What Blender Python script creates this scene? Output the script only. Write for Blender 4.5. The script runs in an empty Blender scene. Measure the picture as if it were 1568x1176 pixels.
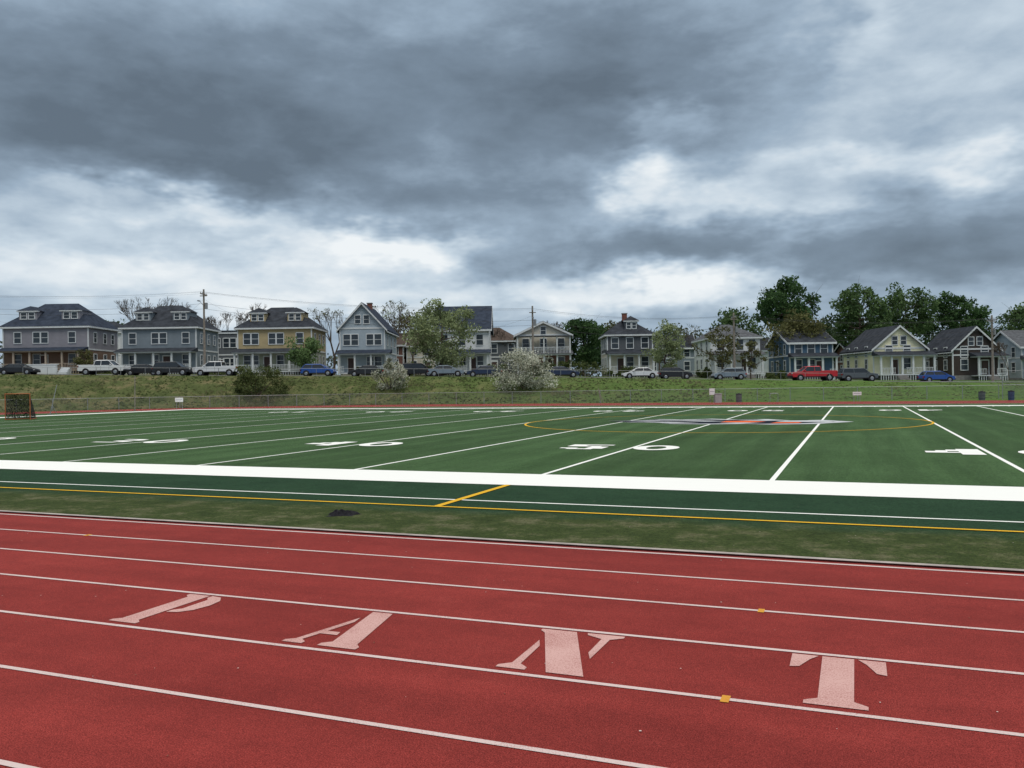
import bpy, math, random
import numpy as np
from mathutils import Vector, Matrix
R=math.radians
scene=bpy.context.scene
random.seed(7); RNG=np.random.default_rng(7)
COL=scene.collection

# ------------------------------------------------------------------ materials
def nt_new(name):
    m=bpy.data.materials.new(name); m.use_nodes=True
    return m,m.node_tree,m.node_tree.nodes,m.node_tree.links,m.node_tree.nodes['Principled BSDF']
MC={}
def mat(name,c,rough=0.7,var=0.15,scale=3.0,metal=0.0,bump=0.0,spec=0.2,siding=False,bands=None):
    if name in MC: return MC[name]
    m,nt,N,L,b=nt_new(name)
    b.inputs['Roughness'].default_value=rough; b.inputs['Metallic'].default_value=metal
    b.inputs['Specular IOR Level'].default_value=spec
    tc=N.new('ShaderNodeTexCoord')
    n=N.new('ShaderNodeTexNoise'); n.inputs['Scale'].default_value=scale; n.inputs['Detail'].default_value=4
    L.new(tc.outputs['Object'],n.inputs['Vector'])
    r=N.new('ShaderNodeValToRGB')
    r.color_ramp.elements[0].position=0.3; r.color_ramp.elements[1].position=0.7
    r.color_ramp.elements[0].color=(*[x*(1-var) for x in c],1)
    r.color_ramp.elements[1].color=(*[min(1,x*(1+var)) for x in c],1)
    L.new(n.outputs['Fac'],r.inputs['Fac']); out=r.outputs['Color']
    if siding:
        w=N.new('ShaderNodeTexWave'); w.wave_type='BANDS'; w.bands_direction='Z'; w.wave_profile='SAW'
        w.inputs['Scale'].default_value=1.6; L.new(tc.outputs['Object'],w.inputs['Vector'])
        bp=N.new('ShaderNodeBump'); bp.inputs['Strength'].default_value=0.5; bp.inputs['Distance'].default_value=0.03
        L.new(w.outputs['Fac'],bp.inputs['Height']); L.new(bp.outputs['Normal'],b.inputs['Normal'])
    elif bump>0:
        bp=N.new('ShaderNodeBump'); bp.inputs['Strength'].default_value=bump; bp.inputs['Distance'].default_value=0.05
        L.new(n.outputs['Fac'],bp.inputs['Height']); L.new(bp.outputs['Normal'],b.inputs['Normal'])
    L.new(out,b.inputs['Base Color'])
    MC[name]=m; return m

def leaf_mat(name,c1,c2):
    if name in MC: return MC[name]
    m,nt,N,L,b=nt_new(name)
    a=N.new('ShaderNodeAttribute'); a.attribute_name='tone'
    r=N.new('ShaderNodeValToRGB'); r.color_ramp.elements[0].color=(*c1,1); r.color_ramp.elements[1].color=(*c2,1)
    L.new(a.outputs['Fac'],r.inputs['Fac']); L.new(r.outputs['Color'],b.inputs['Base Color'])
    b.inputs['Roughness'].default_value=0.7; b.inputs['Specular IOR Level'].default_value=0.12
    tr=N.new('ShaderNodeBsdfTranslucent'); L.new(r.outputs['Color'],tr.inputs['Color'])
    mx=N.new('ShaderNodeMixShader'); mx.inputs[0].default_value=0.28
    L.new(b.outputs[0],mx.inputs[1]); L.new(tr.outputs[0],mx.inputs[2])
    L.new(mx.outputs[0],nt.nodes['Material Output'].inputs['Surface'])
    MC[name]=m; return m

def paint_mat(name,c,under,wear=0.5,scale=60,width=.22):
    """paint worn through to the surface under it"""
    m,nt,N,L,b=nt_new(name)
    tc=N.new('ShaderNodeTexCoord')
    n=N.new('ShaderNodeTexNoise'); n.inputs['Scale'].default_value=scale; n.inputs['Detail'].default_value=4; n.inputs['Roughness'].default_value=0.75
    n2=N.new('ShaderNodeTexNoise'); n2.inputs['Scale'].default_value=2.2; n2.inputs['Detail'].default_value=4
    L.new(tc.outputs['Object'],n.inputs['Vector']); L.new(tc.outputs['Object'],n2.inputs['Vector'])
    ad=N.new('ShaderNodeMath'); ad.operation='MULTIPLY_ADD'; ad.inputs[1].default_value=0.35
    L.new(n2.outputs['Fac'],ad.inputs[0]); L.new(n.outputs['Fac'],ad.inputs[2])
    r=N.new('ShaderNodeValToRGB'); r.color_ramp.elements[0].position=0.42+0.4*(wear-0.5); r.color_ramp.elements[1].position=0.42+width+0.4*(wear-0.5)
    r.color_ramp.elements[0].color=(*under,1); r.color_ramp.elements[1].color=(*c,1)
    L.new(ad.outputs[0],r.inputs['Fac']); L.new(r.outputs['Color'],b.inputs['Base Color'])
    b.inputs['Roughness'].default_value=0.9; b.inputs['Specular IOR Level'].default_value=0.08
    return m

# ------------------------------------------------------------------ mesh builder
class MB:
    def __init__(s): s.v=[];s.f=[];s.m=[]
    def add(s,vs,fs,mi=0):
        o=len(s.v); s.v+= [tuple(p) for p in vs]
        for f in fs: s.f.append([i+o for i in f]); s.m.append(mi)
    def box(s,x0,x1,y0,y1,z0,z1,mi=0):
        s.add([(x0,y0,z0),(x1,y0,z0),(x1,y1,z0),(x0,y1,z0),(x0,y0,z1),(x1,y0,z1),(x1,y1,z1),(x0,y1,z1)],
              [(0,3,2,1),(4,5,6,7),(0,1,5,4),(1,2,6,5),(2,3,7,6),(3,0,4,7)],mi)
    def tube(s,p0,p1,r0,r1=None,n=6,mi=0):
        if r1 is None: r1=r0
        p0=Vector(p0);p1=Vector(p1);d=(p1-p0)
        if d.length<1e-6:return
        d.normalize(); a=Vector((0,0,1)) if abs(d.z)<0.9 else Vector((1,0,0))
        x=d.cross(a).normalized(); y=d.cross(x)
        vs=[]
        for p,r in((p0,r0),(p1,r1)):
            for i in range(n):
                t=2*math.pi*i/n; vs.append(p+x*(r*math.cos(t))+y*(r*math.sin(t)))
        fs=[(i,(i+1)%n,n+(i+1)%n,n+i) for i in range(n)]+[tuple(range(n))[::-1],tuple(range(n,2*n))]
        s.add(vs,fs,mi)
    def poly(s,pts,mi=0): s.add(pts,[tuple(range(len(pts)))],mi)
    def prism(s,pts,ext,mi=0):
        n=len(pts); e=Vector(ext); q=[Vector(p)+e for p in pts]
        s.add(list(pts)+q,[tuple(range(n))[::-1],tuple(range(n,2*n))]+[(i,(i+1)%n,n+(i+1)%n,n+i) for i in range(n)],mi)
    def obj(s,name,mats,parent=None,loc=(0,0,0),rz=0,smooth=False,bevel=0):
        me=bpy.data.meshes.new(name); me.from_pydata(s.v,[],s.f)
        for m in mats: me.materials.append(m)
        me.polygons.foreach_set('material_index',s.m)
        if smooth: me.polygons.foreach_set('use_smooth',[True]*len(s.f))
        me.update()
        o=bpy.data.objects.new(name,me); COL.objects.link(o)
        o.location=loc; o.rotation_euler=(0,0,rz)
        if parent: o.parent=parent
        if bevel:
            b=o.modifiers.new('bevel','BEVEL'); b.width=bevel; b.segments=2; b.limit_method='ANGLE'
        return o
def empty(name,loc,rz=0):
    o=bpy.data.objects.new(name,None); COL.objects.link(o); o.location=loc; o.rotation_euler=(0,0,rz); o.empty_display_size=0.3
    return o

# ------------------------------------------------------------------ terrain
def interp(u,t): return float(np.interp(u,[a for a,_ in t],[b for _,b in t]))
HS=[(-400,7),(-120,5.6),(-65,4.3),(-40,3.75),(0,3.0),(51,1.55),(80,1.0),(400,0.3)]
VF=[(-400,70),(-90,74),(-65,82),(-45,91),(-22,96),(0,90.5),(20,85),(52,78),(120,78)]
def Hs(u): return interp(u,HS)
def vf(u): return interp(u,VF)
def sm(t): t=min(1,max(0,t)); return t*t*(3-2*t)
def H(u,v):
    f=vf(u); t=min(1,max(0,(v-f)/(103.5-f)))
    t=0.55*t+0.45*sm(t)
    return Hs(u)*t+0.35*sm((v-113)/5)
us=np.unique(np.concatenate([np.arange(-90,91,3.0),np.array([-900,-500,-300,-200,-150,-120,120,150,200,300,500,900])]))
vs_=np.unique(np.concatenate([np.arange(72,122,1.0),np.array([-300,-100,-30,0,30,60,130,145,160,200,300,500,900])]))
b=MB()
for v in vs_:
    for u in us:
        z=H(u,v)
        if 79<v<103 and z>0.05: z+=0.12*math.sin(u*0.9+v)*math.sin(v*0.7-u*0.31)
        b.v.append((u,v,z))
nu=len(us)
for j in range(len(vs_)-1):
    for i in range(nu-1):
        b.f.append([j*nu+i,j*nu+i+1,(j+1)*nu+i+1,(j+1)*nu+i]); b.m.append(0)
# grass material
m,nt,N,L,bs=nt_new('grass_ground')
tc=N.new('ShaderNodeTexCoord')
def noise(scale,detail=6,rough=.6,vec=None,dist=0):
    n=N.new('ShaderNodeTexNoise'); n.inputs['Scale'].default_value=scale;n.inputs['Detail'].default_value=detail;n.inputs['Roughness'].default_value=rough
    n.inputs['Distortion'].default_value=dist
    L.new(vec if vec else tc.outputs['Object'],n.inputs['Vector']); return n.outputs['Fac']
def ramp(fac,stops):
    r=N.new('ShaderNodeValToRGB'); e=r.color_ramp.elements
    while len(e)<len(stops): e.new(0.5)
    for k,(p,c) in zip(e,stops): k.position=p; k.color=(*c,1)
    L.new(fac,r.inputs['Fac']); return r.outputs['Color']
def mixc(f,a,c,bt='MIX'):
    x=N.new('ShaderNodeMix'); x.data_type='RGBA'; x.blend_type=bt
    if isinstance(f,float): x.inputs[0].default_value=f
    else: L.new(f,x.inputs[0])
    for s,i in((a,6),(c,7)):
        if isinstance(s,tuple): x.inputs[i].default_value=(*s,1)
        else: L.new(s,x.inputs[i])
    return x.outputs[2]
def mth(op,a,b_=None,c_=None):
    x=N.new('ShaderNodeMath'); x.operation=op
    for i,s in enumerate((a,b_,c_)):
        if s is None: continue
        if isinstance(s,(int,float)): x.inputs[i].default_value=s
        else: L.new(s,x.inputs[i])
    return x.outputs[0]
sx=N.new('ShaderNodeSeparateXYZ'); L.new(tc.outputs['Object'],sx.inputs[0])
cl=ramp(noise(0.35,6,.7),[(0.3,(0.056,0.074,0.027)),(0.5,(0.098,0.120,0.045)),(0.66,(0.20,0.17,0.09))])
cr=ramp(noise(0.5,6,.7),[(0.3,(0.066,0.118,0.027)),(0.5,(0.100,0.178,0.042)),(0.72,(0.15,0.19,0.07))])
mr=N.new('ShaderNodeMapRange'); mr.inputs[1].default_value=-25; mr.inputs[2].default_value=35; L.new(sx.outputs[0],mr.inputs[0])
c=mixc(mr.outputs[0],cl,cr)
c=mixc(0.4,c,ramp(noise(3.5,5,.8),[(0.3,(0.35,0.35,0.35)),(0.7,(1,1,1))]),'MULTIPLY')
L.new(c,bs.inputs['Base Color']); bs.inputs['Roughness'].default_value=0.95; bs.inputs['Specular IOR Level'].default_value=0.05
bp=N.new('ShaderNodeBump'); bp.inputs['Strength'].default_value=0.6; bp.inputs['Distance'].default_value=0.2
L.new(noise(2.5,6,.8),bp.inputs['Height']); L.new(bp.outputs[0],bs.inputs['Normal'])
ground=b.obj('ground',[m])

def tufts():
    n=15000
    u=RNG.uniform(-80,72,n); out=[];fs=[];tone=[]
    for i in range(n):
        f=vf(u[i]); v=RNG.uniform(f-0.8,103.0); z=H(u[i],v)-0.03
        h=RNG.uniform(0.06,0.22); w=RNG.uniform(0.1,0.3)
        patch=math.sin(u[i]*0.35)+math.sin(v*0.8+u[i]*0.2)
        if patch>0.9 and v<100: h*=1.7
        if u[i]>22: h*=0.4
        a=RNG.uniform(0,3.14); dx=w*math.cos(a);dy=w*math.sin(a)
        o=len(out); out+=[(u[i]-dx,v-dy,z),(u[i]+dx,v+dy,z),(u[i]+dx*.4+RNG.uniform(-.1,.1),v,z+h)]
        fs.append((o,o+1,o+2)); tone.append(min(1,max(0,RNG.normal(.45+.15*patch,.2))))
    me=bpy.data.meshes.new('bank_grass'); me.from_pydata(out,[],fs)
    at=me.attributes.new('tone','FLOAT','FACE'); at.data.foreach_set('value',tone)
    me.materials.append(leaf_mat('long_grass',(0.065,0.105,0.030),(0.26,0.25,0.13)))
    o=bpy.data.objects.new('bank_grass',me); COL.objects.link(o)
tufts()

# ------------------------------------------------------------------ track + field (field frame rotated by -22 deg)
RZ=R(-22)
CL=-41.0; CR=47.0; CY=41.0; RI=CY-9.32
def stad(r,n=64):
    pts=[]
    for i in range(n+1):
        t=-math.pi/2+math.pi*i/n; pts.append((CR+r*math.cos(t),CY+r*math.sin(t)))
    for i in range(n+1):
        t=math.pi/2+math.pi*i/n; pts.append((CL+r*math.cos(t),CY+r*math.sin(t)))
    return pts
def sheet(pts,z): 
    b=MB(); b.poly([(x,y,z) for x,y in pts]); return b
def ring(b,r,w,z,mi=0):
    A=stad(r-w/2);B=stad(r+w/2);n=len(A)
    b.add([(x,y,z) for x,y in A]+[(x,y,z) for x,y in B],[(i,n+i,n+(i+1)%n,(i+1)%n) for i in range(n)],mi)
m,nt,N,L,bs=nt_new('rubber_track')
tc=N.new('ShaderNodeTexCoord')
base=ramp(noise(0.5,5,.6),[(0.3,(0.222,0.027,0.023)),(0.7,(0.278,0.036,0.030))])
mp=N.new('ShaderNodeMapping'); mp.inputs['Scale'].default_value=(0.12,1.3,1); L.new(tc.outputs['Object'],mp.inputs['Vector'])
base=mixc(0.6,base,ramp(noise(1.5,5,.6,mp.outputs[0]),[(0.35,(0.76,0.76,0.76)),(0.65,(1.1,1.1,1.1))]),'MULTIPLY')
base=mixc(0.6,base,ramp(noise(2.6,5,.7),[(0.32,(0.80,0.82,0.84)),(0.55,(1,1,1)),(0.72,(1.12,1.3,1.3))]),'MULTIPLY')
g=noise(120,3,.85); base=mixc(0.95,base,ramp(g,[(0.32,(0.22,0.2,0.22)),(0.5,(1,1,1)),(0.66,(1.7,2.1,2.1))]),'MULTIPLY')
base=mixc(0.6,base,ramp(noise(38,3,.8),[(0.3,(0.68,0.66,0.66)),(0.7,(1.25,1.3,1.3))]),'MULTIPLY')
L.new(base,bs.inputs['Base Color']); bs.inputs['Roughness'].default_value=0.9; bs.inputs['Specular IOR Level'].default_value=0.12
bp=N.new('ShaderNodeBump'); bp.inputs['Strength'].default_value=0.6; bp.inputs['Distance'].default_value=0.006
L.new(g,bp.inputs['Height']); L.new(bp.outputs[0],bs.inputs['Normal'])
track=sheet(stad(RI+9.4),0.008).obj('running_track',[m],rz=RZ)
lane_paint=paint_mat('lane_paint',(0.62,0.50,0.48),(0.32,0.10,0.09),0.54,80)
letter_paint=paint_mat('letter_paint',(0.60,0.37,0.34),(0.28,0.08,0.07),0.50,90,.30)
yel_paint=paint_mat('yellow_mark_paint',(0.62,0.30,0.05),(0.38,0.10,0.05),0.5,60)
b=MB()
for y in (8.18,7.155,6.147,5.09,4.06,3.0,1.93,0.9):
    ring(b,CY-y,0.044,0.012)
ring(b,CY-9.22,0.055,0.012)
b.obj('lane_lines',[lane_paint],track)
b=MB(); ring(b,CY-9.375,0.09,0.030); b.obj('inner_kerb',[mat('kerb_concrete',(0.38,0.33,0.31),.9,.25,4)],track)
b=MB()
for y in(7.155,5.09): b.box(-0.76,-0.71,y-0.055,y+0.055,0.0122,0.0135)
for x,y in((-9.3,8.18),(4.6,6.147)): b.box(x-.03,x+.03,y-.05,y+.05,0.0122,0.0135)
b.obj('exchange_marks',[yel_paint],track)
LET={'T':[[(0,1),(.29,1),(.2,.90),(.1,.72),(0,.70)],[(1,1),(1,.70),(.9,.72),(.8,.90),(.71,1)],
          [(.33,1),(.33,.12),(.2,.06),(.2,0),(.8,0),(.8,.06),(.67,.12),(.67,1)]],
 'N':[[(0,1),(.0,.96),(.08,.9),(.57,0),(.98,0),(.44,1)],
      [(0,0),(.33,0),(.33,.05),(.22,.12),(.2,.56),(.12,.70),(.12,.12),(0,.05)],
      [(.58,1),(.6,.95),(.8,.88),(.80,.52),(.88,.38),(.9,.88),(1.04,.95),(1.04,1)]],
 'A':[[(.36,1),(.60,.12),(.5,.06),(.5,0),(1.02,0),(1.02,.06),(.94,.12),(.66,1)],
      [(0,0),(.28,0),(.28,.05),(.19,.10),(.26,.28),(.50,.28),(.47,.36),(.29,.36),(.39,.66),(.35,.8),(.1,.1),(0,.05)]],
 'P':[[(0,0),(.62,0),(.62,.05),(.5,.1),(.5,1),(0,1),(0,.95),(.12,.9),(.12,.1),(0,.05)],
      [(.56,1),(.56,.93),(.68,.86),(.68,.53),(.56,.46),(.56,.39),(.78,.42),(.95,.52),(1.02,.7),(.97,.87),(.8,.98)]],
 'H':[[(0,0),(.4,0),(.4,.06),(.32,.1),(.32,.9),(.4,.94),(.4,1),(0,1),(0,.94),(.08,.9),(.08,.1),(0,.06)],
      [(.6,0),(1,0),(1,.06),(.92,.1),(.92,.9),(1,.94),(1,1),(.6,1),(.6,.94),(.68,.9),(.68,.1),(.6,.06)],
      [(.35,.46),(.65,.46),(.65,.54),(.35,.54)]]}
b=MB()
for ch,x0,w in(('P',-5.67,.46),('A',-3.96,.62),('N',-2.24,.62),('T',-.425,.585),('H',1.32,.62)):
    for p in LET[ch]: b.poly([(x0+w*x,5.175+0.92*y,0.0128) for x,y in p])
b.obj('lane_lettering',[letter_paint],track)

# turf
m,nt,N,L,bs=nt_new('artificial_turf')
tc=N.new('ShaderNodeTexCoord'); sx=N.new('ShaderNodeSeparateXYZ'); L.new(tc.outputs['Object'],sx.inputs[0])
main=ramp(noise(0.25,5,.65),[(0.3,(0.042,0.085,0.031)),(0.7,(0.060,0.114,0.046))])
w=mth('SINE',mth('MULTIPLY',mth('ADD',sx.outputs[0],6.05+4.572),math.pi/4.572*1.0))
w=mth('MULTIPLY_ADD',mth('GREATER_THAN',w,0.0),0.14,0.94)
w2=mth('SINE',mth('MULTIPLY',mth('ADD',sx.outputs[0],mth('MULTIPLY',noise(.3,2),.8)),2*math.pi/1.52)); w=mth('MULTIPLY_ADD',w2,0.08,w)
cc=N.new('ShaderNodeCombineXYZ'); [L.new(w,cc.inputs[i]) for i in range(3)]
main=mixc(1.0,main,cc.outputs[0],'MULTIPLY')
mp=N.new('ShaderNodeMapping'); mp.inputs['Scale'].default_value=(2.2,.12,1); L.new(tc.outputs['Object'],mp.inputs['Vector'])
main=mixc(0.8,main,ramp(noise(1.0,5,.7,mp.outputs[0]),[(0.3,(0.76,0.78,0.76)),(0.7,(1.28,1.22,1.28))]),'MULTIPLY')
dark=ramp(noise(0.8,5,.7),[(0.3,(0.017,0.044,0.022)),(0.7,(0.027,0.064,0.032))])
oliv=ramp(noise(1.6,7,.75),[(0.3,(0.027,0.042,0.012)),(0.5,(0.050,0.069,0.021)),(0.68,(0.135,0.130,0.072))])
yy=sx.outputs[1]
c=mixc(mth('GREATER_THAN',yy,16.2),dark,main)
ny=mth('MULTIPLY_ADD',noise(1.1,4,.6),0.8,mth('SUBTRACT',yy,0.4))
mr=N.new('ShaderNodeMapRange'); mr.inputs[1].default_value=11.1; mr.inputs[2].default_value=11.75; L.new(ny,mr.inputs[0])
c=mixc(mr.outputs[0],oliv,c)
c=mixc(0.85,c,ramp(noise(30,4,.85),[(0.32,(0.3,0.3,0.3)),(0.68,(1.6,1.6,1.6))]),'MULTIPLY')
L.new(c,bs.inputs['Base Color']); bs.inputs['Roughness'].default_value=0.9; bs.inputs['Specular IOR Level'].default_value=0.07
bp=N.new('ShaderNodeBump'); bp.inputs['Strength'].default_value=0.7; bp.inputs['Distance'].default_value=0.02
L.new(noise(40,3,.8),bp.inputs['Height']); L.new(bp.outputs[0],bs.inputs['Normal'])
field=sheet(stad(CY-9.42),0.014).obj('football_field',[m],rz=RZ)
wp=paint_mat('field_white_paint',(0.84,0.84,0.81),(0.58,0.61,0.54),0.28,30)
yp=paint_mat('field_yellow_paint',(0.72,0.41,0.03),(0.3,0.22,0.03),0.38,40)
Y0=16.64; Y1=65.4; XC=-6.05; YD=4.572
Z=0.019
def rect(b,x0,x1,y0,y1,z=Z,mi=0): b.poly([(x0,y0,z),(x1,y0,z),(x1,y1,z),(x0,y1,z)],mi)
b=MB()
xe0=XC-12*YD; xe1=XC+12*YD
rect(b,xe0-1.83,xe1+1.83,14.72,Y0); rect(b,xe0-1.83,xe1+1.83,Y1,Y1+1.83)
rect(b,xe0-1.83,xe0,Y0,Y1); rect(b,xe1,xe1+1.83,Y0,Y1)
for k in range(-10,11):
    x=XC+k*YD; hw=0.05
    rect(b,x-hw,x+hw,Y0,Y1)
for k in range(-50,51):
    if k%5==0: continue
    x=XC+k*0.9144
    for y in (Y1-0.75,): rect(b,x-.05,x+.05,y,y+0.6)
b.obj('white_lines',[wp],field)
b=MB(); 
rect(b,-60,62,12.54,12.61)
rect(b,-60,62,69.4,69.47)
b.obj('restraining_lines',[wp],field)
b=MB(); zy=0.024
rect(b,-60,62,11.72,11.80,zy); rect(b,-60,62,70.2,70.28,zy)
rect(b,XC-.06,XC+.06,11.80,14.70,zy)
n=96
for i in range(n):
    a0=2*math.pi*i/n;a1=2*math.pi*(i+1)/n
    q=[(XC+r*math.cos(a),41+r*math.sin(a),zy) for r,a in((9.10,a0),(9.20,a0),(9.20,a1),(9.10,a1))]
    b.poly(q)
b.obj('yellow_lines',[yp],field)
BM={'1':["00110","01110","00110","00110","00110","00110","11111"],
'2':["01110","11011","00011","00110","01100","11000","11111"],
'3':["11110","00011","00011","01110","00011","00011","11110"],
'4':["00011","00111","01111","11011","11111","00011","00011"],
'5':["11111","11000","11110","00011","00011","11011","01110"]}
def digit(b,ch,xc,yc,w,h,flip=False):
    if ch=='0':
        n=28
        for i in range(n):
            a0=2*math.pi*i/n;a1=2*math.pi*(i+1)/n
            q=[(xc+w/2*k*math.cos(a),yc+h/2*kk*math.sin(a),zy) for k,kk,a in((.42,.62,a0),(1,1,a0),(1,1,a1),(.42,.62,a1))]
            b.poly(q)
        return
    for r,row in enumerate(BM[ch]):
        i=0
        while i<5:
            if row[i]=='1':
                j=i
                while j<5 and row[j]=='1': j+=1
                x0=(i/5-.5)*w;x1=(j/5-.5)*w;y1=(.5-r/7)*h;y0=(.5-(r+1)/7)*h
                if flip: x0,x1,y0,y1=-x1,-x0,-y1,-y0
                rect(b,xc+x0,xc+x1,yc+y0,yc+y1,zy); i=j
            else: i+=1
b=MB()
for k in(-4,-3,-2,-1,0,1,2,3,4):
    t=str(5-abs(k)); x=XC+k*2*YD
    dxn=-.3 if k<=0 else .3
    digit(b,t,x-1.10+dxn,24.3,1.3,1.8); digit(b,'0',x+1.0+dxn,24.3,1.3,1.8)
    digit(b,'0',x-1.12,57.2,1.3,2.0); digit(b,t,x+1.12,57.2,1.3,2.0,True)
b.obj('yard_numbers',[wp],field)
# midfield logo
nav=mat('logo_navy',(0.014,0.017,0.028),.9,.3,6,spec=.05); grey=mat('logo_silver',(0.50,0.52,0.54),.9,.1,6,spec=.05); org=mat('logo_orange',(0.75,0.13,0.04),.9,.1,6,spec=.05)
def blob(b,pts,z,mi): b.poly([(XC+x,41.2+y*.95,z) for x,y in pts],mi)
b=MB()
sil=[(-5.6,.6),(-4.0,-1.2),(-3.0,-.9),(-1.8,-2.6),(0,-2.9),(1.6,-2.4),(2.6,-3.0),(4.4,-2.3),(6.0,.0),(4.6,2.0),(3.2,1.3),(2.0,3.0),(.6,2.3),(-.8,3.4),(-2.2,2.2),(-3.4,2.8),(-4.2,1.3)]
blob(b,sil,.0245,1)
blob(b,[(x*.93-.35,y*.80) for x,y in sil],.027,0)
for k,(x,y,s) in enumerate([(-3.3,.5,1.0),(-1.6,1.5,1.0),(1.9,1.3,.9),(-2.0,-1.1,1.0),(1.2,-1.5,.8),(-.6,.3,.8)]):
    blob(b,[(x-s*1.3,y-.25*s),(x,y-.6*s),(x+s*1.3,y-.1),(x+.2,y+.1),(x+s,y+.55*s),(x-.3,y+.4*s)],.030,1)
blob(b,[(.2,-.9),(1.5,-1.1),(2.2,-.3),(1.4,.7),(.3,.4)],.033,2)
blob(b,[(2.5,-1.9),(3.7,-1.6),(3.8,-.6),(2.7,-.8)],.033,2)
blob(b,[(2.6,-.3),(5.2,-.4),(4.4,1.5),(3.0,1.0)],.030,1)
b.obj('midfield_logo',[nav,grey,org],field)

# ------------------------------------------------------------------ street
asph=mat('asphalt',(0.055,0.055,0.058),.9,.25,1.5)
b=MB()
uu=np.arange(-200,201,4.0)
def strip(v0,v1,dz0,dz1):
    o=len(b.v)
    for u in uu:
        h=max(H(u,v0),H(u,v1)); b.v+= [(u,v0,h+dz0),(u,v1,h+dz1)]
    for i in range(len(uu)-1): b.f.append([o+2*i,o+2*i+2,o+2*i+3,o+2*i+1]); b.m.append(0)
strip(104.6,112.4,0.02,0.02); b.obj('street',[asph])
b=MB()
def kerbstrip(v0,v1,h):
    for i in range(len(uu)-1):
        u0,u1=uu[i],uu[i+1]; z0=H(u0,v1);z1=H(u1,v1)
        b.add([(u0,v0,z0-.1),(u1,v0,z1-.1),(u1,v1,z1-.1),(u0,v1,z0-.1),(u0,v0,z0+h),(u1,v0,z1+h),(u1,v1,z1+h),(u0,v1,z0+h)],[(4,5,6,7),(0,1,5,4),(2,3,7,6)])
kerbstrip(112.45,114.0,.15); b.obj('sidewalk',[mat('sidewalk_concrete',(0.36,0.35,0.33),.9,.15,1)])

# ------------------------------------------------------------------ houses
WHT=mat('white_trim',(0.62,0.64,0.65),.6,.06,2)
GLS=mat('window_glass',(0.03,0.04,0.05),.12,.3,.7,spec=.5)
DOOR=mat('door_paint',(0.08,0.05,0.045),.5,.1,2)
FND=mat('foundation_stone',(0.22,0.21,0.20),.9,.2,3)
def window(W,G,xc,zc,w,h,plane,axis='y',sgn=-1,mull=True):
    def bx(M,a0,a1,d0,d1,z0,z1):
        lo,hi=sorted((plane+sgn*d0,plane+sgn*d1))
        if axis=='y': M.box(a0,a1,lo,hi,z0,z1)
        else: M.box(lo,hi,a0,a1,z0,z1)
    t=.10
    bx(G,xc-w/2,xc+w/2,-.02,.025,zc-h/2,zc+h/2)
    bx(W,xc-w/2-t,xc-w/2,-.02,.08,zc-h/2-t,zc+h/2+t); bx(W,xc+w/2,xc+w/2+t,-.02,.08,zc-h/2-t,zc+h/2+t)
    bx(W,xc-w/2,xc+w/2,-.02,.10,zc+h/2,zc+h/2+t*1.3); bx(W,xc-w/2,xc+w/2,-.02,.11,zc-h/2-t,zc-h/2)
    if mull: bx(W,xc-w/2,xc+w/2,.026,.06,zc-.03,zc+.03)
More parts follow.
